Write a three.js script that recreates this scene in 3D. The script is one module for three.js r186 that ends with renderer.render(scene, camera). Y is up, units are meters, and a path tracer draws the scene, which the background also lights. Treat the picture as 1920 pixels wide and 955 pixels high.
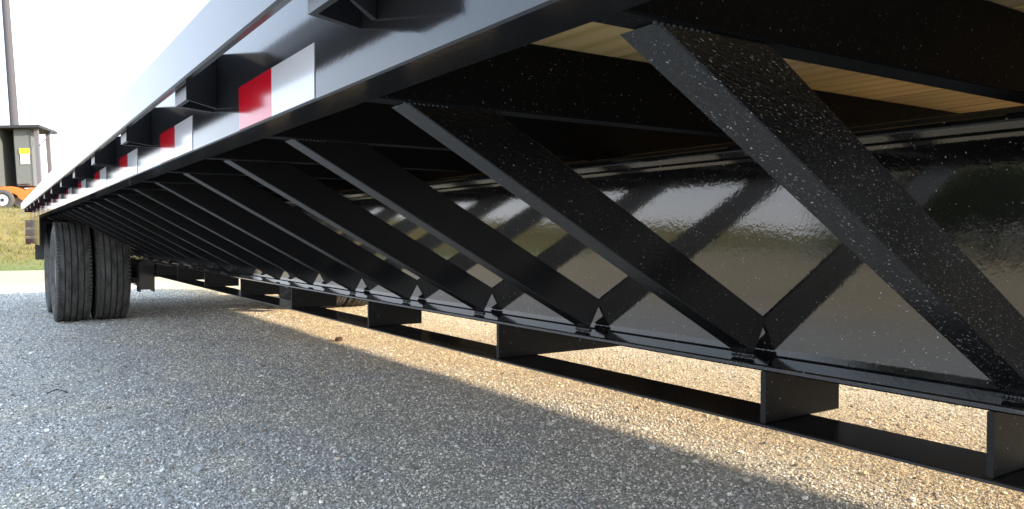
import * as THREE from 'three';
import { mergeGeometries } from 'three/addons/utils/BufferGeometryUtils.js';
import { ImprovedNoise } from 'three/addons/math/ImprovedNoise.js';

// ---------------------------------------------------------------- camera, sky, sun, exposure
const S = 4 / 3;                       // trailer drawing units -> metres
const H0 = 0.455;                      // camera height in drawing units
const scene = new THREE.Scene();
const camera = new THREE.PerspectiveCamera(35.75, 1024 / 509, 0.05, 3000);
camera.position.set(0, H0 * S, 0);
camera.rotation.order = 'YXZ';
camera.rotation.set(THREE.MathUtils.degToRad(-1.41), THREE.MathUtils.degToRad(-33.4), 0);
const renderer = new THREE.WebGLRenderer({ antialias: true });
renderer.setSize(1024, 509);
renderer.toneMapping = THREE.LinearToneMapping;
renderer.toneMappingExposure = 3.05;
renderer.shadowMap.enabled = true;

const sunDir = new THREE.Vector3(1.49, 1, 1.7).normalize();
const sun = new THREE.DirectionalLight(new THREE.Color(1, 0.85, 0.64), 3.3);
sun.position.copy(sunDir).multiplyScalar(40); sun.target.position.set(1, 0, -4);
sun.position.add(sun.target.position);
sun.castShadow = true; sun.shadow.radius = 3; sun.shadow.mapSize.set(4096, 4096);
Object.assign(sun.shadow.camera, { left: -14, right: 14, top: 14, bottom: -14, near: 1, far: 100 });
scene.add(sun, sun.target);

let seed = 20117;
function rnd() { seed = (seed * 1664525 + 1013904223) >>> 0; return seed / 4294967296; }
const rr = (a, b) => a + (b - a) * rnd();
const noise = new ImprovedNoise();
function fbm(x, y, z, oct = 4) { let a = 0.5, s = 0; for (let i = 0; i < oct; i++) { s += a * noise.noise(x, y, z); x *= 2.03; y *= 2.03; z *= 2.03; a *= 0.5; } return s; }
const sstep = (a, b, x) => { const t = Math.min(1, Math.max(0, (x - a) / (b - a))); return t * t * (3 - 2 * t); };
const mix = (a, b, t) => a + (b - a) * t;

{ // hazy late-afternoon sky
  const W = 1024, Hh = 512, d = new Float32Array(W * Hh * 4);
  for (let j = 0; j < Hh; j++) for (let i = 0; i < W; i++) {
    const el = ((j + 0.5) / Hh - 0.5) * Math.PI, az = ((i + 0.5) / W - 0.5) * 2 * Math.PI;
    const x = Math.cos(el) * Math.cos(az), z = Math.cos(el) * Math.sin(az), y = Math.sin(el);
    const e = Math.max(0, y);
    const h = Math.exp(-e * 6.6);
    let r = mix(0.50, 1.12, h), g = mix(0.66, 1.13, h), b = mix(0.90, 1.14, h);
    const k = 1 / (e + 0.25);
    const c = sstep(0.02, 0.30, fbm(x * k * 1.1 + 3, z * k * 1.1, 7.3, 5)) * 0.3 * sstep(0.0, 0.12, e);
    r = mix(r, 1.08, c); g = mix(g, 1.08, c); b = mix(b, 1.10, c);
    const cs = Math.max(0, x * sunDir.x + y * sunDir.y + z * sunDir.z);
    const glow = 0.9 * Math.pow(cs, 24) + 0.28 * Math.pow(cs, 5);
    r += glow; g += glow * 0.9; b += glow * 0.75;
    const o = (j * W + i) * 4; d[o] = r; d[o + 1] = g; d[o + 2] = b; d[o + 3] = 1;
  }
  const t = new THREE.DataTexture(d, W, Hh, THREE.RGBAFormat, THREE.FloatType);
  t.mapping = THREE.EquirectangularReflectionMapping; t.magFilter = t.minFilter = THREE.LinearFilter; t.needsUpdate = true;
  scene.background = t; scene.environment = t;
}

// ---------------------------------------------------------------- helpers
const P = (X, Y, D) => new THREE.Vector3(X * S, (Y + H0) * S, -D * S);
const used = {};
function numbered(n) { const k = used[n] = (used[n] ?? -1) + 1; return k ? `${n}_${String(k).padStart(3, '0')}` : n; }
function shadow(o) { o.traverse(m => { if (m.isMesh) { m.castShadow = true; m.receiveShadow = true; } }); return o; }
function thing(name, label, category, pos, group) {
  const o = new THREE.Group(); o.name = numbered(name); if (pos) o.position.copy(pos);
  o.userData = { label, category }; if (group) o.userData.group = group; scene.add(o); return o;
}
function part(name, geo, mat, parent, label) {
  const m = new THREE.Mesh(geo, mat); m.name = name; m.castShadow = m.receiveShadow = true;
  if (label) m.userData.label = label; parent.add(m); return m;
}
function single(name, geo, mat, label, category, group) {
  const m = new THREE.Mesh(geo, mat); m.name = numbered(name); m.castShadow = m.receiveShadow = true;
  m.userData = { label, category }; if (group) m.userData.group = group; scene.add(m); return m;
}
function structure(name, geo, mat) {
  const m = new THREE.Mesh(geo, mat); m.name = name; m.castShadow = m.receiveShadow = true; m.userData = { kind: 'structure' }; scene.add(m); return m;
}
// prism: closed 2-D profile swept between two ends; f(a, b, end) -> Vector3
function prism(pts, f, uvo = 0) {
  const n = pts.length, A = pts.map(p => f(p[0], p[1], 0)), B = pts.map(p => f(p[0], p[1], 1));
  const pos = [], uv = [];
  let per = uvo;
  const tri = (a, b, c, ua, ub, uc) => { pos.push(a.x, a.y, a.z, b.x, b.y, b.z, c.x, c.y, c.z); uv.push(...ua, ...ub, ...uc); };
  for (let i = 0; i < n; i++) {
    const j = (i + 1) % n, w = A[i].distanceTo(A[j]), l0 = 0, la = A[i].distanceTo(B[i]), lb = A[j].distanceTo(B[j]);
    tri(A[i], A[j], B[j], [l0, per], [l0, per + w], [lb, per + w]);
    tri(A[i], B[j], B[i], [l0, per], [lb, per + w], [la, per]);
    per += w;
  }
  const T = THREE.ShapeUtils.triangulateShape(pts.map(p => new THREE.Vector2(p[0], p[1])), []);
  for (const [a, b, c] of T) {
    const u = k => [pts[k][0], pts[k][1]];
    tri(A[a], A[c], A[b], u(a), u(c), u(b)); tri(B[a], B[b], B[c], u(a), u(b), u(c));
  }
  let vol = 0;
  for (let i = 0; i < pos.length; i += 9) {
    const a = new THREE.Vector3(pos[i], pos[i + 1], pos[i + 2]), b = new THREE.Vector3(pos[i + 3], pos[i + 4], pos[i + 5]), c = new THREE.Vector3(pos[i + 6], pos[i + 7], pos[i + 8]);
    vol += a.dot(b.cross(c));
  }
  if (vol < 0) for (let i = 0; i < pos.length; i += 9) {
    for (let k = 0; k < 3; k++) { const t = pos[i + 3 + k]; pos[i + 3 + k] = pos[i + 6 + k]; pos[i + 6 + k] = t; }
    const q = i / 9 * 6; for (let k = 0; k < 2; k++) { const t = uv[q + 2 + k]; uv[q + 2 + k] = uv[q + 4 + k]; uv[q + 4 + k] = t; }
  }
  const g = new THREE.BufferGeometry();
  g.setAttribute('position', new THREE.Float32BufferAttribute(pos, 3)); g.setAttribute('uv', new THREE.Float32BufferAttribute(uv, 2));
  g.computeVertexNormals(); return g;
}
// chamfer the convex corners of a profile
function chamfer(pts, c) {
  const out = [], n = pts.length;
  let area = 0; for (let i = 0; i < n; i++) { const a = pts[i], b = pts[(i + 1) % n]; area += a[0] * b[1] - a[1] * b[0]; }
  for (let i = 0; i < n; i++) {
    const p = pts[(i + n - 1) % n], q = pts[i], r = pts[(i + 1) % n];
    const ax = q[0] - p[0], ay = q[1] - p[1], bx = r[0] - q[0], by = r[1] - q[1];
    const la = Math.hypot(ax, ay), lb = Math.hypot(bx, by), cc = Math.min(c, la * 0.4, lb * 0.4);
    out.push([q[0] - ax / la * cc, q[1] - ay / la * cc], [q[0] + bx / lb * cc, q[1] + by / lb * cc]);
  }
  return out;
}
const alongD = (pts, d0, d1, uvo) => prism(pts, (X, Y, e) => P(X, Y, e ? d1 : d0), uvo);          // profile in (X, Y)
const alongX = (pts, x0, x1, uvo) => prism(pts, (D, Y, e) => P(e ? x1 : x0, Y, D), uvo);          // profile in (D, Y)
const rect = (a0, b0, a1, b1) => [[a0, b0], [a1, b0], [a1, b1], [a0, b1]];
const boxD = (X0, Y0, D0, X1, Y1, D1, c = 0.0012) => alongD(chamfer(rect(X0, Y0, X1, Y1), c), D0, D1);
function boxM(w, h, d, x = 0, y = 0, z = 0) { const g = new THREE.BoxGeometry(w, h, d); g.translate(x, y, z); return g.toNonIndexed(); }

// ---------------------------------------------------------------- textures
function tex(size, fn, srgb = false, rep = 1) {
  const d = new Uint8Array(size * size * 4);
  for (let j = 0; j < size; j++) for (let i = 0; i < size; i++) {
    const c = fn(i / size, j / size, i, j), o = (j * size + i) * 4;
    d[o] = Math.max(0, Math.min(255, c[0] * 255)); d[o + 1] = Math.max(0, Math.min(255, c[1] * 255)); d[o + 2] = Math.max(0, Math.min(255, c[2] * 255)); d[o + 3] = 255;
  }
  return wrapTex(d, size, size, srgb, rep);
}
function wrapTex(d, w, h, srgb, rep) {
  const t = new THREE.DataTexture(d, w, h, THREE.RGBAFormat, THREE.UnsignedByteType);
  t.wrapS = t.wrapT = THREE.RepeatWrapping; t.magFilter = THREE.LinearFilter; t.minFilter = THREE.LinearMipmapLinearFilter; t.generateMipmaps = true;
  if (srgb) t.colorSpace = THREE.SRGBColorSpace; t.repeat.set(1 / rep, 1 / rep); t.needsUpdate = true; return t;
}
// periodic fbm on a tile
function pn(u, v, f, z) { const a = u * 2 * Math.PI, b = v * 2 * Math.PI, r = f / (2 * Math.PI); return noise.noise(Math.cos(a) * r + 11.3 + z, Math.sin(a) * r + Math.cos(b) * r * 0.731 + 5.1, Math.sin(b) * r + z * 1.7); }
const peelTex = tex(1024, (u, v) => { const n = 0.5 + 0.30 * pn(u, v, 60, 1) + 0.22 * pn(u, v, 130, 2) + 0.12 * pn(u, v, 260, 5); return [n, n, n]; }, false, 0.5);
// pale dust and gravel spatter over dried paint: isolated grains of many sizes
function speckTex(count, rep, big, sd, base) {
  const N = 2048, d = new Uint8Array(N * N * 4); seed = sd;
  for (let i = 0; i < N * N; i++) { const q = base + Math.floor(rnd() * 6); d[i * 4] = q; d[i * 4 + 1] = q; d[i * 4 + 2] = q + 1; d[i * 4 + 3] = 255; }
  for (let k = 0; k < count; k++) {
    const x = rnd() * N, y = rnd() * N, cl = 0.5 + 0.9 * fbm(x / N * 9, y / N * 9, sd % 17, 3); if (rnd() > cl) continue;
    const r = 0.55 + Math.pow(rnd(), 7) * big, v = 50 + Math.pow(rnd(), 2.6) * 150, el = rr(0.6, 1.5), ang = rnd() * 3.14, ca = Math.cos(ang), sa = Math.sin(ang), R = Math.ceil(r * 1.6);
    for (let b = -R; b <= R; b++) for (let a = -R; a <= R; a++) {
      const p = (a * ca + b * sa) / el, q = (-a * sa + b * ca) * el; if (p * p + q * q > r * r) continue;
      const o = (((Math.floor(y) + b + N) % N) * N + ((Math.floor(x) + a + N) % N)) * 4;
      if (v > d[o]) { d[o] = v; d[o + 1] = v * 0.985; d[o + 2] = v * 0.96; }
    }
  }
  return wrapTex(d, N, N, true, rep);
}
const dustHeavy = speckTex(340000, 0.9, 2.3, 771, 24);
const dustLight = speckTex(66000, 0.9, 2.1, 1934, 18);

// ---------------------------------------------------------------- materials
const gloss = { roughness: 0.07, metalness: 0, ior: 1.5 };
const lin = (r, g, b) => new THREE.Color().setRGB(r, g, b);
const M = {
  rail: new THREE.MeshPhysicalMaterial({ ...gloss, roughness: 0.11, color: lin(0.019, 0.019, 0.020), bumpMap: peelTex, bumpScale: 0.00007 }),
  rub: new THREE.MeshPhysicalMaterial({ ...gloss, roughness: 0.2, color: lin(0.016, 0.016, 0.018), bumpMap: peelTex, bumpScale: 0.00005 }),
  frame: new THREE.MeshPhysicalMaterial({ ...gloss, ior: 1.75, roughness: 0.2, color: lin(0.010, 0.010, 0.011), bumpMap: peelTex, bumpScale: 0.00015 }),
  beam: new THREE.MeshPhysicalMaterial({ ...gloss, roughness: 0.06, ior: 1.74, color: lin(1, 1, 1), map: dustLight, bumpMap: peelTex, bumpScale: 0.00006 }),
  plate: new THREE.MeshPhysicalMaterial({ roughness: 0.6, ior: 1.4, color: lin(0.9, 0.88, 0.85), map: dustLight, bumpMap: peelTex, bumpScale: 0.00015 }),
  dustLift: new THREE.MeshPhysicalMaterial({ ...gloss, ior: 1.75, roughness: 0.24, color: lin(1, 1, 1), map: dustHeavy, bumpMap: peelTex, bumpScale: 0.0002 }),
  dustyLight: new THREE.MeshPhysicalMaterial({ ...gloss, ior: 1.7, roughness: 0.2, color: lin(1, 1, 1), map: dustLight, bumpMap: peelTex, bumpScale: 0.0002 }),
  member: new THREE.MeshPhysicalMaterial({ roughness: 0.5, ior: 1.25, color: lin(0.006, 0.006, 0.007), bumpMap: peelTex, bumpScale: 0.0002 }),
  memberDust: new THREE.MeshPhysicalMaterial({ roughness: 0.5, ior: 1.25, color: lin(0.7, 0.7, 0.72), map: dustLight, bumpMap: peelTex, bumpScale: 0.0002 }),
  pocket: new THREE.MeshPhysicalMaterial({ roughness: 0.42, ior: 1.6, color: lin(0.024, 0.024, 0.026), bumpMap: peelTex, bumpScale: 0.0003 }),
  red: new THREE.MeshPhysicalMaterial({ color: lin(0.50, 0.004, 0.016), roughness: 0.12, ior: 1.5 }),
  white: new THREE.MeshPhysicalMaterial({ color: lin(0.60, 0.60, 0.62), roughness: 0.12, ior: 1.5 }),
  rubber: new THREE.MeshStandardMaterial({ color: lin(0.072, 0.069, 0.064), roughness: 0.85 }),
  tyre: new THREE.MeshStandardMaterial({ color: lin(0.10, 0.095, 0.086), roughness: 0.88, map: tex(512, (u, v) => { const n = 0.68 + 0.5 * pn(u, v, 26, 4) + 0.35 * pn(u, v, 90, 6); return [n, n * 0.98, n * 0.94]; }, false, 1) }),
  rim: new THREE.MeshStandardMaterial({ color: lin(0.35, 0.35, 0.36), roughness: 0.45, metalness: 0.3 }),
  lamp: new THREE.MeshPhysicalMaterial({ color: lin(0.09, 0.008, 0.01), roughness: 0.2, clearcoat: 1 }),
  pale: new THREE.MeshStandardMaterial({ color: lin(0.26, 0.23, 0.23), roughness: 0.5 }),
};

// ---------------------------------------------------------------- the setting: ground, grass bank
const dirtTone = (x, z) => { // 0 grey gravel .. 1 tan dirt, by where each lies
  const n = 0.30 * fbm(x * 0.55 + 4, z * 0.35, 2.2, 4) + 0.10 * fbm(x * 2.1, z * 2.1, 5.2, 3);
  const far = sstep(-9.4, -12.5, z + 2 * n) ;
  const right = sstep(1.35, 1.95, x + n * 1.2);
  const left = sstep(-1.6, -4.5, x + n * 2);
  return Math.min(1, Math.max(far, right, left) + 0.35 * Math.max(0, n * 2 - 0.05));
};
// pale dust patches, thickened under the deck so the colour lifts the shade there
const dustLift = (x, z) => sstep(-0.05, 0.16, fbm(x * 3.6 + 1.7, z * 2.6 + 2, 8.4, 5) + 0.34 * sstep(0.1, 1.1, x) - 0.14);
const grav = tex(2048, (u, v, i, j) => {
  const a = pn(u, v, 420, 3), b = pn(u, v, 210, 8), c = pn(u, v, 24, 4);
  const g = 0.68 + 0.55 * a + 0.3 * b + 0.12 * c + ((i * 7919 + j * 104729 + ((i * j) % 97) * 31) % 101) / 101 * 0.16 - 0.08;
  return [g, g * 0.995, g * 0.98];
}, false, 1.7);
const gravBump = tex(1024, (u, v) => { const g = 0.5 + 0.5 * pn(u, v, 210, 3) + 0.3 * pn(u, v, 110, 8); return [g, g, g]; }, false, 1.7);
{
  const pos = [], uv = [], col = [], idx = [], cx = 1, cz = -4, NR = 190, NA = 200;
  for (let i = 0; i <= NR; i++) {
    const t = i / NR, r = t < 0.72 ? 16 * (t / 0.72) : 16 * Math.pow(80, (t - 0.72) / 0.28);
    for (let j = 0; j <= NA; j++) {
      const a = j / NA * Math.PI * 2, x = cx + Math.cos(a) * r, z = cz + Math.sin(a) * r;
      pos.push(x, 0.006 * fbm(x * 1.3, z * 1.3, 9.1, 3) * sstep(20, 14, r), z); uv.push(x, z);
      const d = dirtTone(x, z), gr = sstep(24, 40, r), n = 1.0 + 0.25 * fbm(x * 0.9, z * 0.9, 1.1, 4);
      const du = dustLift(x, z); let R = mix(mix(0.54, 0.60, du), 0.61, d) * n, G = mix(mix(0.515, 0.555, du), 0.485, d) * n, B = mix(mix(0.475, 0.475, du), 0.31, d) * n;
      R = mix(R, 0.20, gr); G = mix(G, 0.17, gr); B = mix(B, 0.06, gr); col.push(R, G, B);
    }
  }
  for (let i = 0; i < NR; i++) for (let j = 0; j < NA; j++) { const a = i * (NA + 1) + j, b = a + 1, c = a + NA + 1, d = c + 1; idx.push(a, b, c, b, d, c); }
  const g = new THREE.BufferGeometry();
  g.setAttribute('position', new THREE.Float32BufferAttribute(pos, 3)); g.setAttribute('uv', new THREE.Float32BufferAttribute(uv, 2)); g.setAttribute('color', new THREE.Float32BufferAttribute(col, 3)); g.setIndex(idx); g.computeVertexNormals();
  structure('ground', g, new THREE.MeshStandardMaterial({ vertexColors: true, map: grav, bumpMap: gravBump, bumpScale: 0.006, roughness: 0.95 }));
}
// grassy bank behind the yard
const bankEdge = x => -15.2 + (x < 0 ? x * 0.35 : -x * 0.02) + 0.35 * fbm(x * 0.5, 3, 1, 3);
const bankY = (x, z) => { const d = bankEdge(x) - z; return -0.06 + 1.26 * sstep(-0.5, 9, d) + 0.09 * sstep(0, 2, d) + 0.12 * fbm(x * 0.4, z * 0.4, 4, 3) * sstep(0, 3, d) + 0.02 * Math.max(0, d - 14); };
{
  const g = new THREE.PlaneGeometry(1, 1, 160, 110), p = g.attributes.position, uv = g.attributes.uv, col = [];
  for (let i = 0; i < p.count; i++) {
    const x = -46 + (p.getX(i) + 0.5) * 74, t = 0.5 - p.getY(i), z = bankEdge(x) + 0.2 - 42 * t * t;
    p.setXYZ(i, x, bankY(x, z), z); uv.setXY(i, x, z);
    const n = 1 + 0.8 * fbm(x * 0.8, z * 0.8, 3.3, 4), d = bankEdge(x) - z, gr = sstep(2.2, 0.6, d + 1.2 * fbm(x, z, 2, 2));
    col.push(mix(0.26, 0.13, gr) * n, mix(0.20, 0.17, gr) * n, mix(0.055, 0.04, gr) * n);
  }
  g.setAttribute('color', new THREE.Float32BufferAttribute(col, 3)); g.computeVertexNormals();
  structure('grass_bank', g, new THREE.MeshStandardMaterial({ vertexColors: true, map: grav, roughness: 1 }));
}
{ // grass on the bank
  const gs = []; seed = 91;
  for (let k = 0; k < 7; k++) {
    const a = rr(0, 6.28), l = rr(0.6, 1.1), w = 0.022, lean = rr(0.1, 0.5), g = new THREE.BufferGeometry();
    const ux = Math.cos(a), uz = Math.sin(a), v = [];
    const q = (t, s) => [ux * lean * t * t + -uz * s * w * (1 - t * 0.9), l * t * (1 - 0.15 * t), uz * lean * t * t + ux * s * w * (1 - t * 0.9)];
    for (let s = 0; s < 3; s++) { const t0 = s / 3, t1 = (s + 1) / 3; v.push(...q(t0, -1), ...q(t0, 1), ...q(t1, 1), ...q(t0, -1), ...q(t1, 1), ...q(t1, -1)); }
    g.setAttribute('position', new THREE.Float32BufferAttribute(v, 3)); g.computeVertexNormals(); gs.push(g);
  }
  const tuft = mergeGeometries(gs), N = 26000;
  const im = new THREE.InstancedMesh(tuft, new THREE.MeshStandardMaterial({ roughness: 1, side: THREE.DoubleSide }), N);
  const m = new THREE.Matrix4(), q = new THREE.Quaternion(), e = new THREE.Euler(), c = new THREE.Color();
  for (let i = 0; i < N; i++) {
    const near = i < 9000, x = near ? rr(-2, 5) : rr(-42, 8), d = near ? Math.pow(rnd(), 1.3) * 16 : Math.pow(rnd(), 1.2) * 30, z = bankEdge(x) - d - 0.1;
    const hgt = (0.05 + 0.09 * sstep(0.3, 2.0, d) - 0.06 * sstep(4, 8, d)) * rr(0.6, 1.35);
    e.set(rr(-0.2, 0.2), rr(0, 6.28), rr(-0.2, 0.2)); q.setFromEuler(e);
    m.compose(new THREE.Vector3(x, bankY(x, z) - 0.01, z), q, new THREE.Vector3(hgt * 1.2, hgt, hgt * 1.2)); im.setMatrixAt(i, m);
    const gr = sstep(2.4, 0.7, d + rr(-0.7, 0.7)), b = rr(0.65, 1.3), n = fbm(x * 0.7, z * 0.7, 6, 3);
    c.setRGB(mix(0.22 + 0.16 * n, 0.13, gr) * b, mix(0.185 + 0.02 * n, 0.20, gr) * b, mix(0.05, 0.04, gr) * b); im.setColorAt(i, c);
  }
  im.name = 'grass'; im.castShadow = im.receiveShadow = true;
  im.userData = { kind: 'stuff', label: 'dry yellow and green grass covering the bank behind the yard', category: 'grass' }; scene.add(im);
}
{ // loose gravel
  const mk = sd => { seed = sd; const g = new THREE.IcosahedronGeometry(1, 0), p = g.attributes.position, mp = new Map(); for (let i = 0; i < p.count; i++) { const key = [p.getX(i), p.getY(i), p.getZ(i)].map(v => v.toFixed(3)).join(); if (!mp.has(key)) mp.set(key, rr(0.7, 1.25)); const s = mp.get(key); p.setXYZ(i, p.getX(i) * s, p.getY(i) * s * 0.62, p.getZ(i) * s * 0.85); } g.computeVertexNormals(); return g; };
  const kinds = [['gravel', 'loose grey gravel covering the yard under and beside the trailer', 5, 270000, false], ['tan_gravel', 'tan dirt and small stones on the sunlit strip of yard', 17, 170000, true]];
  for (const [name, label, sd, N, tan] of kinds) {
    const g = mk(sd), im = new THREE.InstancedMesh(g, new THREE.MeshStandardMaterial({ roughness: 0.9 }), N);
    const m = new THREE.Matrix4(), q = new THREE.Quaternion(), e = new THREE.Euler(), c = new THREE.Color(); let i = 0, guard = 0;
    while (i < N && guard++ < N * 12) {
      const dep = 0.9 + 8.5 * Math.pow(rnd(), 1.5), u = rr(-0.72, 0.72), cs = Math.cos(0.583), sn = Math.sin(0.583);
      const x = dep * sn + dep * u * cs, z = -(dep * cs - dep * u * sn);
      if (x > 4.2 || x < -1.2) continue;
      const d = dirtTone(x, z); if (tan ? rnd() > d : rnd() < d * 0.93) continue;
      const s = (tan ? 0.0008 : 0.0010) + (tan ? 0.0016 : 0.0032) * Math.pow(rnd(), 2.8) + (rnd() < 0.005 ? rr(0.002, 0.008) : 0) + 0.00035 * dep;
      e.set(rr(-0.5, 0.5), rr(0, 6.28), rr(-0.5, 0.5)); q.setFromEuler(e);
      m.compose(new THREE.Vector3(x, s * 0.22 + 0.006 * fbm(x * 1.3, z * 1.3, 9.1, 3), z), q, new THREE.Vector3(s, s, s)); im.setMatrixAt(i, m);
      const b = Math.exp(rr(-1.0, 0.5)) * (rnd() < 0.06 ? 1.35 : 1) * (1 + 0.22 * fbm(x * 3.1, z * 3.1, 1.1, 3)), du = rnd() < dustLift(x, z), wv = rnd();
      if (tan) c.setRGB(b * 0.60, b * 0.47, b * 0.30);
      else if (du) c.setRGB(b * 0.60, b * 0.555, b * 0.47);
      else if (wv < 0.07) c.setRGB(b * 0.50, b * 0.38, b * 0.27);
      else c.setRGB(b * 0.55, b * 0.52, b * 0.475);
      im.setColorAt(i, c); i++;
    }
    im.count = i; im.name = name; im.castShadow = im.receiveShadow = true; im.userData = { kind: 'stuff', label, category: 'gravel' }; scene.add(im);
  }
}

// ---------------------------------------------------------------- the trailer
const trailer = thing('flatbed_trailer', 'long black steel flatbed trailer with wooden deck and red and white reflective tape', 'trailer');
const D0 = -5.6, D1 = 6.15, MID = 1.1365;               // front, rear, centre line (X)
const mx = X => 2 * MID - X;                            // mirror to the other side
const PITCH = 0.3048, DK = 0.307;
const tp = (name, geo, mat, label) => part(name, geo, mat, trailer, label);

// main beams with bottom flange, web and top flange
const iProf = (xw, half, yb, yt, tf, tw) => chamfer([[xw - half, yb], [xw + half, yb], [xw + half, yb + tf], [xw + tw, yb + tf + 0.0008], [xw + tw, yt - tf - 0.0008], [xw + half, yt - tf], [xw + half, yt], [xw - half, yt], [xw - half, yt - tf], [xw - tw, yt - tf - 0.0008], [xw - tw, yb + tf + 0.0008], [xw - half, yb + tf]], 0.0016);
const XW = 0.768;
tp('main_beam', alongD(iProf(XW, 0.06, -0.15, 0.1015, 0.0068, 0.003), D0, D1 - 0.05), M.beam);
tp('main_beam', alongD(iProf(mx(XW), 0.06, -0.15, 0.1015, 0.0068, 0.003), D0, D1 - 0.05), M.dustyLight);
for (const xw of [XW, mx(XW)]) tp('packing_strip', boxD(xw - 0.012, 0.1018, D0, xw + 0.012, 0.1137, D1 - 0.05), M.frame);
// lower chord under each beam on spacer plates
for (const s of [0, 1]) {
  const fx = X => s ? mx(X) : X;
  const a = Math.min(fx(0.704), fx(0.79)), b = Math.max(fx(0.704), fx(0.79));
  tp('lower_chord', boxD(a, -0.2115, D0, b, -0.2075, 4.68), M.frame);
  for (let k = -10; k < 8; k++) {
    const d = 0.568 + 0.5475 * k; if (d > 4.66) continue;
    const long = k === 1, x1 = fx(long && !s ? 1.43 : 0.842), x0 = fx(0.709);
    if (long && s) continue;
    tp('spacer_plate', alongX(chamfer(rect(d, -0.2073, d + 0.007, -0.1502), 0.0008), Math.min(x0, x1), Math.max(x0, x1)), M.plate);
  }
}
tp('cross_tube', alongX(chamfer(rect(0.331, -0.2073, 0.337, -0.1502), 0.001), 0.709, 1.5), M.plate);
// cross members: 4 inch channels, web to the front
const nK = Math.floor((D1 - 0.1 - DK) / PITCH);
for (let k = -19; k <= nK; k++) {
  const d = DK + PITCH * k, t = 0.0042, f = 0.025, yb = 0.114, yt = 0.1795;
  const pr = chamfer([[d, yb], [d + f, yb], [d + f, yb + t], [d + t, yb + t + 0.002], [d + t, yt - t - 0.002], [d + f, yt - t], [d + f, yt], [d, yt]], 0.0012);
  tp('cross_member', alongX(pr, 0.2547, mx(0.2547), k * 0.37), k <= 1 ? M.memberDust : M.member);
  // angle-iron braces down to each beam
  const t2 = 0.0045, leg = 0.046, dd = d + 0.0035;
  const ang = chamfer([[0, dd], [0, dd + 0.0315], [t2, dd + 0.0315], [t2, dd + t2], [leg, dd + t2], [leg, dd]], 0.001);   // (perp, D)
  const bx = 0.4438, by = -0.2497, L = Math.hypot(bx, by), ux = bx / L, uy = by / L, px = -uy, py = ux;
  for (const s of [0, 1]) {
    const fx = X => s ? mx(X) : X;
    const g = prism(ang, (p, D, e) => {
      let tt;
      if (e) tt = L; else tt = (0.1137 - 0.1107 - p * py) / uy + 0.001;
      return P(fx(0.302 + ux * tt + px * p), 0.1107 + uy * tt + py * p, D);
    }, 0.21 * k);
    if (!s && k > -4 && k < 6) {
      const be = []; seed = 60 + k;
      const blob = (X, Y, D, r) => { const b = new THREE.IcosahedronGeometry(r * S, 1), c = P(X, Y, D); b.scale(1, 0.8, 0.75); b.translate(c.x, c.y, c.z); be.push(b); };
      for (let q = 0; q <= 9; q++) { blob(0.7465 + rr(-0.0006, 0.0006), -0.1418, dd + q * 0.0034, rr(0.0022, 0.0032)); blob(0.297 + q * 0.0045, 0.1135, dd + 0.0005, rr(0.0016, 0.0024)); }
      tp('weld_bead', mergeGeometries(be), M.frame);
    }
    tp('brace', g, k <= 0 ? M.dustLift : k === 1 ? M.dustyLight : M.frame);
  }
}
// side rails (channels, flanges inward) and rub rails on stake pockets
for (const s of [0, 1]) {
  const fx = X => s ? mx(X) : X, o = 0.2164, t = 0.004, yb = 0.107, yt = 0.2175, fl = 0.038;
  const pr = chamfer([[o, yb], [o + fl, yb], [o + fl, yb + t], [o + t, yb + t + 0.002], [o + t, yt - t - 0.002], [o + fl, yt - t], [o + fl, yt], [o, yt]].map(p => [fx(p[0]), p[1]]), 0.0014);
  tp('side_rail', alongD(pr, D0, D1), M.rail);
  const r0 = fx(0.165), r1 = fx(0.174);
  tp('rub_rail', boxD(Math.min(r0, r1), 0.159, D0, Math.max(r0, r1), 0.2105, D1, 0.0018), M.rub);
  for (let k = -13; k < 13; k++) {
    const d = 0.447 + 0.446 * k, w = 0.06, th = 0.005, yb2 = 0.144, yt2 = 0.205; if (d > D1 - 0.1) continue;
    const o0 = fx(0.1745), o1 = fx(0.2160);
    const pr2 = [[o0, d], [o1, d + 0.045], [o1, d + 0.045 + th * 1.3], [fx(0.1745 + th), d + th * 1.6], [fx(0.1745 + th), d + w - th], [o1, d + w + 0.018 - th], [o1, d + w + 0.018], [o0, d + w]];
    tp('stake_pocket', prism(pr2, (X, D, e) => P(X, e ? yt2 : yb2, D)), M.pocket);
    // tape on the rail face, white then red towards the rear
    const d2 = 0.613 + 0.457 * k; if (k < 0 || d2 > D1 - 0.3) continue;
    const T = (Da, Db) => boxD(Math.min(fx(o - 0.0007), fx(o - 0.0001)), yb + 0.0018, Da, Math.max(fx(o - 0.0007), fx(o - 0.0001)), yb + 0.0458, Db, 0.0001);
    const tape = tp('reflective_tape', T(d2, d2 + 0.114), M.white);
    part('red_band', T(d2 + 0.1143, d2 + 0.228), M.red, tape);
  }
}
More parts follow.
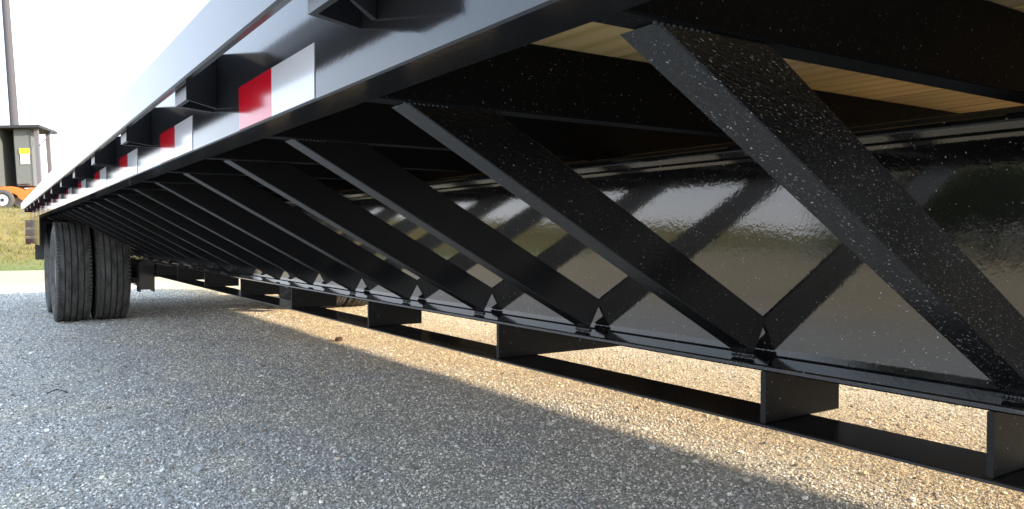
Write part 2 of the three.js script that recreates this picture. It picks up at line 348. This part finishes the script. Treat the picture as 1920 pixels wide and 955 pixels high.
// deck planks
const woodTex = (() => {
  seed = 5150;
  const knots = []; for (let i = 0; i < 9; i++) knots.push([rnd(), rnd(), rr(0.004, 0.012)]);
  return tex(1024, (u, v) => {
    let w = v * 22 + 0.5 * pn(u, v, 3, 2) + 0.2 * pn(u, v, 9, 7);
    const ring = Math.pow(0.5 + 0.5 * Math.sin(w * 6.283), 2.2), fine = 0.5 + 0.5 * noise.noise(u * 14, v * 420, 3.3), bl = pn(u, v, 7, 9);
    let k = 1 - 0.17 * ring - 0.14 * fine + 0.14 * bl, kk = 0;
    for (const [a, b, r] of knots) { const dd = Math.hypot((u - a) * 1.4, v - b); if (dd < r * 2.2) kk = Math.max(kk, 1 - dd / (r * 2.2)); }
    k *= 1 - 0.55 * kk;
    return [0.80 * k, 0.575 * k, 0.31 * k * k];
  }, false, 1.0);
})();
const woods = [[1, 1, 1], [0.86, 0.83, 0.78], [1.12, 1.06, 0.95], [0.95, 0.86, 0.74]].map(c => new THREE.MeshStandardMaterial({ map: woodTex, color: lin(...c), roughness: 0.75 }));
seed = 333;
{
  const x0 = 0.2235, x1 = mx(0.2235), n = 12, w = (x1 - x0) / n;
  for (let i = 0; i < n; i++) {
    const cuts = [D0, rr(-2.6, -1.0), rr(1.9, 3.4), D1];
    for (let c = 0; c < 3; c++) {
      const g = boxD(x0 + i * w + 0.0015, 0.1798, cuts[c] + 0.001, x0 + (i + 1) * w - 0.0015, 0.2085, cuts[c + 1] - 0.001, 0.0015), uv = g.attributes.uv, o = rnd() * 3, o2 = rnd();
      for (let k = 0; k < uv.count; k++) uv.setXY(k, uv.getX(k) * 0.5 + o, uv.getY(k) + o2);
      tp('deck_plank', g, woods[(i * 3 + c * 2 + Math.floor(rnd() * 2)) % 4]);
    }
  }
}
// front and rear closing channels
tp('end_rail', alongX(chamfer(rect(D0 - 0.012, 0.107, D0 - 0.001, 0.2175), 0.001), 0.2164, mx(0.2164)), M.rail);
tp('end_rail', alongX(chamfer(rect(D1 + 0.001, 0.09, D1 + 0.012, 0.2175), 0.001), 0.2164, mx(0.2164)), M.rail);
// rear corner: side panel, stacked lamps, mud flap
for (const s of [0, 1]) {
  const fx = X => s ? mx(X) : X, bx = (X0, Y0, Da, X1, Y1, Db, c) => boxD(Math.min(fx(X0), fx(X1)), Y0, Da, Math.max(fx(X0), fx(X1)), Y1, Db, c);
  tp('rear_side_panel', bx(0.2166, -0.055, 4.98, 0.222, 0.1065, D1), M.rail);
  for (let k = 0; k < 3; k++) {
    const y = 0.088 - k * 0.055, lamp = tp('marker_lamp', bx(0.186, y - 0.04, D1 - 0.06, 0.2163, y, D1), M.lamp);
    part('lamp_bracket', bx(0.184, y + 0.002, D1 - 0.07, 0.2162, y + 0.010, D1 + 0.004), M.pale, lamp);
  }
  tp('mud_flap', bx(0.235, -0.16, 5.98, 0.66, 0.09, 5.986), M.rubber);
}

// wheels: dual tyres on two axles
const R = 0.352, TW = 0.107;          // tyre radius and half width in metres
const tyreGeo = (() => {
  const p = [], rim = 0.222;
  p.push([rim, -0.075], [rim + 0.012, -0.088], [rim + 0.05, -TW - 0.001], [R - 0.055, -TW - 0.004], [R - 0.03, -TW + 0.004], [R - 0.012, -TW + 0.013]);
  const ribs = 5, w0 = -TW + 0.017, w1 = TW - 0.017, gw = 0.0085, rw = (w1 - w0 - gw * (ribs - 1)) / ribs;
  for (let i = 0; i < ribs; i++) {
    const a = w0 + i * (rw + gw), cr = y => R - 0.007 * Math.pow(y / w1, 2) - (Math.abs(y) > w1 - 0.001 ? 0.002 : 0);
    p.push([cr(a), a], [cr(a + rw), a + rw]);
    if (i < ribs - 1) p.push([R - 0.012, a + rw + 0.001], [R - 0.012, a + rw + gw - 0.001]);
  }
  p.push([R - 0.012, TW - 0.013], [R - 0.03, TW - 0.004], [R - 0.055, TW + 0.004], [rim + 0.05, TW + 0.001], [rim + 0.012, 0.088], [rim, 0.075]);
  const q = []; for (let i = 0; i < p.length; i++) { q.push(new THREE.Vector2(p[i][0], p[i][1])); }
  let g = new THREE.LatheGeometry(q, 96).toNonIndexed(); g.computeVertexNormals(); g.rotateZ(Math.PI / 2); 
  return g;
})();
// tread sipes: short cross cuts cut as small raised shoulder lugs
const lugGeo = (() => { const gs = []; for (let i = 0; i < 84; i++) for (const s of [-1, 1]) { const g = new THREE.BoxGeometry(0.013, 0.0125, 0.013); g.translate(s * (TW - 0.011), R - 0.0095, 0); g.rotateX(i / 84 * Math.PI * 2); gs.push(g); } return mergeGeometries(gs); })();
const rimGeo = (() => {
  const q = [[0.0, 0.02], [0.06, 0.02], [0.075, 0.0], [0.15, -0.01], [0.175, 0.03], [0.205, 0.06], [0.218, 0.082], [0.226, 0.084], [0.222, 0.076], [0.205, 0.05], [0.195, -0.05], [0.222, -0.076], [0.226, -0.084], [0.214, -0.08], [0.185, -0.05], [0.16, -0.02], [0.0, -0.012]].map(a => new THREE.Vector2(...a));
  const g = new THREE.LatheGeometry(q, 48); g.rotateZ(Math.PI / 2); return g;
})();
const AX = [4.79, 5.36];
for (const a of AX) {
  for (const X of [0.349, 0.528, mx(0.528), mx(0.349)]) {
    const w = new THREE.Group(); w.name = 'wheel'; w.position.copy(P(X, 0, a)); w.position.y = R - 0.004; w.rotation.x = X * 7; trailer.add(w);
    const ty = part('tyre', tyreGeo, M.tyre, w); part('rim', rimGeo, M.rim, w);
    void ty; part('shoulder_lugs', lugGeo, M.tyre, w);
  }
  const ax = new THREE.CylinderGeometry(0.055, 0.055, (mx(0.30) - 0.30) * S, 24); ax.rotateZ(Math.PI / 2); ax.translate(MID * S, R - 0.004, -a * S);
  tp('axle', ax, M.frame);
}
for (const s of [0, 1]) {
  const fx = X => s ? mx(X) : X, bx = (X0, Y0, Da, X1, Y1, Db) => boxD(Math.min(fx(X0), fx(X1)), Y0, Da, Math.max(fx(X0), fx(X1)), Y1, Db);
  for (const d of [4.46, 5.07, 5.70]) tp('spring_hanger', mergeGeometries([bx(0.628, -0.292, d - 0.05, 0.634, -0.151, d + 0.05), bx(0.694, -0.292, d - 0.05, 0.70, -0.151, d + 0.05), bx(0.6345, -0.28, d - 0.048, 0.6935, -0.13, d - 0.04), bx(0.628, -0.1505, d - 0.05, 0.762, -0.143, d + 0.05)]), M.frame);
  for (const a of AX) {
    const gs = []; for (let i = 0; i < 4; i++) { const l = 0.30 - i * 0.055; gs.push(bx(0.6365, -0.235 - i * 0.008, a - l, 0.6915, -0.228 - i * 0.008, a + l)); }
    tp('leaf_spring', mergeGeometries(gs), M.frame);
  }
  for (const a of AX) { // brake drum inboard of the inner tyre
    const g = new THREE.CylinderGeometry(0.17, 0.17, 0.07, 40); g.rotateZ(Math.PI / 2); g.translate(fx(0.585) * S, R - 0.004, -a * S); tp('brake_drum', g, M.frame);
  }
}
shadow(trailer);

// ---------------------------------------------------------------- things on the yard and beyond
const f0 = 1480, yaw = THREE.MathUtils.degToRad(33.4);
function onGround(u, v) { const dep = H0 * S * f0 / (v - 441), r = (u - 960) / f0 * dep; return new THREE.Vector3(dep * Math.sin(yaw) + r * Math.cos(yaw), 0, -(dep * Math.cos(yaw) - r * Math.sin(yaw))); }
function rock(r, sd, flat = 0.6) {
  seed = sd; const g = new THREE.IcosahedronGeometry(1, 2), p = g.attributes.position, o = rr(0, 50);
  for (let i = 0; i < p.count; i++) { const v = new THREE.Vector3().fromBufferAttribute(p, i); const k = 1 + 0.75 * fbm(v.x * 1.1 + o, v.y * 1.1, v.z * 1.1, 3); v.multiplyScalar(k); v.x = Math.sign(v.x) * Math.min(Math.abs(v.x), 0.86); v.y = Math.min(v.y, 0.7) * flat; p.setXYZ(i, v.x * r, v.y * r, v.z * r * 0.8); }
  g.computeVertexNormals(); return g;
}
const stoneMat = new THREE.MeshStandardMaterial({ color: lin(0.62, 0.61, 0.58), roughness: 0.85, bumpMap: gravBump, bumpScale: 0.002 });
[[369, 886, 0.017], [306, 948, 0.016], [470, 903, 0.013], [365, 808, 0.009], [498, 945, 0.009], [473, 860, 0.009], [604, 900, 0.008], [508, 918, 0.009], [610, 845, 0.006], [160, 760, 0.008]].forEach(([u, v, r], i) => {
  const m = single('pale_stone', rock(r, 400 + i * 7), stoneMat, 'pale angular stone lying loose on the grey gravel', 'stone', 'pale loose stones on the gravel');
  m.position.copy(onGround(u, v)); m.position.y = r * 0.3; m.rotation.y = i * 1.3;
});
{
  const m = single('dirt_clod', rock(0.024, 77, 0.7), new THREE.MeshStandardMaterial({ color: lin(0.09, 0.045, 0.03), roughness: 1 }), 'small dark brown clod of dirt on the sunlit strip', 'clod');
  m.position.copy(onGround(634, 640)); m.position.y = 0.010;
  const a = onGround(84, 742), b = onGround(102, 738), c = onGround(122, 741); a.y = 0.006; b.y = 0.012; c.y = 0.007;
  single('twig', new THREE.TubeGeometry(new THREE.CatmullRomCurve3([a, b, c]), 12, 0.0022, 6), new THREE.MeshStandardMaterial({ color: lin(0.03, 0.022, 0.018), roughness: 1 }), 'thin dark twig lying on the grey gravel', 'twig');
}
// unseen trees added on the near side to darken the mirror in the beam's paint
{
  const bark = new THREE.MeshStandardMaterial({ color: lin(0.07, 0.055, 0.04), roughness: 1 });
  const leafM = [lin(0.045, 0.07, 0.022), lin(0.06, 0.075, 0.025), lin(0.035, 0.06, 0.022)].map(c => new THREE.MeshStandardMaterial({ color: c, roughness: 0.9, side: THREE.DoubleSide }));
  const spots = [[-17, -11.0, 5.4, 'tall broad leafy tree added out of view beside the yard'], [-19.5, -9.2, 6.4, 'tallest leafy tree of the added row out of view beside the yard'], [-16.3, -7.4, 4.8, 'leafy tree of middle height in the added row out of view'], [-18, -3.6, 5.6, 'leafy tree at the end of the added unseen row away from the bank'], [-21.5, -13.2, 4.2, 'low bushy tree added out of view nearest the grass bank'], [-17.6, -9.3, 3.6, 'shortest leafy tree of the added row out of view beside the yard']];
  spots.forEach(([x, z, h, label], ti) => {
    seed = 9000 + ti * 31;
    const t = thing('added_tree', label, 'tree', new THREE.Vector3(x, 0, z), 'added trees out of view beside the yard');
    const gs = [], limb = (a, b, r0, r1) => { const l = a.distanceTo(b), g = new THREE.CylinderGeometry(r1, r0, l, 8); g.translate(0, l / 2, 0); g.applyQuaternion(new THREE.Quaternion().setFromUnitVectors(new THREE.Vector3(0, 1, 0), b.clone().sub(a).normalize())); g.translate(a.x, a.y, a.z); gs.push(g); };
    const top = new THREE.Vector3(rr(-0.3, 0.3), h * 0.72, rr(-0.3, 0.3)); limb(new THREE.Vector3(0, -0.1, 0), top, 0.15, 0.05);
    const clumps = [];
    for (let k = 0; k < 24; k++) { const y0 = rr(0.08, 0.66), a = rnd() * 6.28, rad = h * rr(0.18, 0.38) * (1.15 - y0 * 0.7), s0 = top.clone().multiplyScalar(y0 / 0.72), e0 = new THREE.Vector3(s0.x + Math.cos(a) * rad, s0.y + rr(-0.02, 0.2) * h, s0.z + Math.sin(a) * rad); limb(s0, e0, 0.05, 0.015); clumps.push([e0, h * rr(0.12, 0.2)]); }
    clumps.push([top, h * 0.2]);
    part('trunk', mergeGeometries(gs), bark, t);
    const v = [];
    for (const [c, r] of clumps) for (let k = 0; k < 260; k++) {
      const d = new THREE.Vector3(rr(-1, 1), rr(-1, 1), rr(-1, 1)); if (d.length() > 1) continue; d.multiplyScalar(r).add(c);
      const a = new THREE.Vector3(rr(-1, 1), rr(-1, 1), rr(-1, 1)).normalize(), b = new THREE.Vector3(rr(-1, 1), rr(-1, 1), rr(-1, 1)).cross(a).normalize(), s1 = rr(0.07, 0.13), s2 = s1 * 0.5;
      const q = (i, j) => [d.x + a.x * i * s1 + b.x * j * s2, d.y + a.y * i * s1 + b.y * j * s2, d.z + a.z * i * s1 + b.z * j * s2];
      v.push(...q(-1, 0), ...q(0, 1), ...q(1, 0), ...q(-1, 0), ...q(1, 0), ...q(0, -1));
    }
    const g = new THREE.BufferGeometry(); g.setAttribute('position', new THREE.Float32BufferAttribute(v, 3)); g.computeVertexNormals(); part('crown', g, leafM[ti % 3], t);
  });
}
// machine on the bank
{
  const dep = 22, at = (u, v, dd = dep) => { const r = (u - 960) / f0 * dd; return new THREE.Vector3(dd * Math.sin(yaw) + r * Math.cos(yaw), H0 * S + (441 - v) / f0 * dd, -(dd * Math.cos(yaw) - r * Math.sin(yaw))); };
  const base = at(63, 388); base.y = bankY(base.x, base.z);
  const g = thing('service_machine', 'grey cabinet with flat overhanging roof on an orange wheeled chassis on the bank', 'machine', base);
  g.rotation.y = -0.35; g.rotation.z = 0.05;
  const k = dep / f0 / 0.86;                                  // metres per photo pixel across
  const orange = new THREE.MeshPhysicalMaterial({ color: lin(0.72, 0.16, 0.02), roughness: 0.4, clearcoat: 0.4 });
  const grey = new THREE.MeshStandardMaterial({ color: lin(0.13, 0.138, 0.13), roughness: 0.6 }), dark = new THREE.MeshStandardMaterial({ color: lin(0.025, 0.025, 0.028), roughness: 0.6 }), lt = new THREE.MeshStandardMaterial({ color: lin(0.14, 0.13, 0.145), roughness: 0.5 });
  const yb = 0.66, yt = 2.2;
  part('cabinet', boxM(0.78, yt - yb, 1.0, -0.92, (yb + yt) / 2, 0), grey, g);
  part('back_panel', boxM(0.34, yt - yb, 0.03, -0.36, (yb + yt) / 2, -0.47), grey, g);
  part('door', boxM(0.32, yt - yb - 0.1, 0.03, -0.02, (yb + yt) / 2, 0.50), grey, g);
  part('inner_wall', boxM(0.34, yt - yb, 0.9, -0.02, (yb + yt) / 2, 0), grey, g);
  for (const z of [-0.45, 0.46]) part('post', boxM(0.10, yt - yb, 0.10, 0.36, (yb + yt) / 2, z), lt, g);
  part('roof', boxM(2.1, 0.07, 1.5, -0.52, yt + 0.035, 0), dark, g);
  const br = new THREE.CylinderGeometry(0.015, 0.015, 0.62, 8); br.rotateZ(-0.72); br.translate(0.62, yt - 0.24, 0.46); part('roof_brace', br, lt, g);
  const sg = part('sign', boxM(0.22, 0.42, 0.014, 0.06, 1.45, 0.53), new THREE.MeshStandardMaterial({ color: lin(0.75, 0.74, 0.68), roughness: 0.5 }), g);
  part('sign_header', boxM(0.26, 0.15, 0.018, 0.06, 1.59, 0.534), new THREE.MeshStandardMaterial({ color: lin(0.75, 0.55, 0.02), roughness: 0.5 }), sg);
  const sh = new THREE.Shape(); sh.moveTo(-1.4, 0.62); sh.lineTo(-0.3, 0.62); sh.quadraticCurveTo(-0.1, 0.60, 0.0, 0.48); sh.lineTo(0.1, 0.56); sh.lineTo(0.85, 0.60); sh.lineTo(0.62, 0.22); sh.lineTo(0.08, 0.22); sh.quadraticCurveTo(-0.1, 0.26, -0.16, 0.40); sh.quadraticCurveTo(-0.3, 0.52, -0.6, 0.52); sh.lineTo(-1.4, 0.50); sh.closePath();
  const ch = new THREE.ExtrudeGeometry(sh, { depth: 1.1, bevelEnabled: true, bevelSize: 0.02, bevelThickness: 0.02, bevelSegments: 2 }); ch.translate(0, 0, -0.5); part('chassis', ch, orange, g);
  part('drawbar', boxM(1.0, 0.08, 0.10, 0.9, 0.60, 0), dark, g);
  for (const z of [-0.56, 0.66]) {
    const w = new THREE.Group(); w.name = 'wheel'; w.position.set(-0.5, 0.28, z); g.add(w);
    const t = new THREE.TorusGeometry(0.21, 0.075, 12, 32); part('tyre', t, M.rubber, w);
    const r = new THREE.CylinderGeometry(0.17, 0.17, 0.08, 28); r.rotateX(Math.PI / 2); part('hub', r, new THREE.MeshStandardMaterial({ color: lin(0.7, 0.7, 0.72), roughness: 0.4 }), w);
    const c = new THREE.CylinderGeometry(0.04, 0.05, 0.04, 16); c.rotateX(Math.PI / 2); c.translate(0, 0, Math.sign(z) * 0.05); part('hub_cap', c, dark, w);
  }
  for (const z of [-0.3, 0.45]) part('support_leg', boxM(0.07, 0.5, 0.07, 0.3, 0.1, z), lt, g);
  // pole behind
  const pb = at(41, 330, 31); pb.y = bankY(pb.x, pb.z) - 0.3;
  const pt = at(20, -60, 31), len = 13, dir = pt.clone().sub(at(41, 300, 31)).normalize();
  const pg = new THREE.CylinderGeometry(0.12, 0.17, len, 20); pg.translate(0, len / 2, 0);
  const pole = thing('utility_pole', 'tall grey pole rising behind the grey cabinet', 'pole', pb);
  pole.quaternion.setFromUnitVectors(new THREE.Vector3(0, 1, 0), dir);
  const pm = new THREE.MeshStandardMaterial({ color: lin(0.075, 0.07, 0.08), roughness: 0.8 });
  part('shaft', pg, pm, pole); const cap = new THREE.CylinderGeometry(0.03, 0.11, 0.12, 16); cap.translate(0, len + 0.06, 0); part('cap', cap, pm, pole);
}
renderer.render(scene, camera);
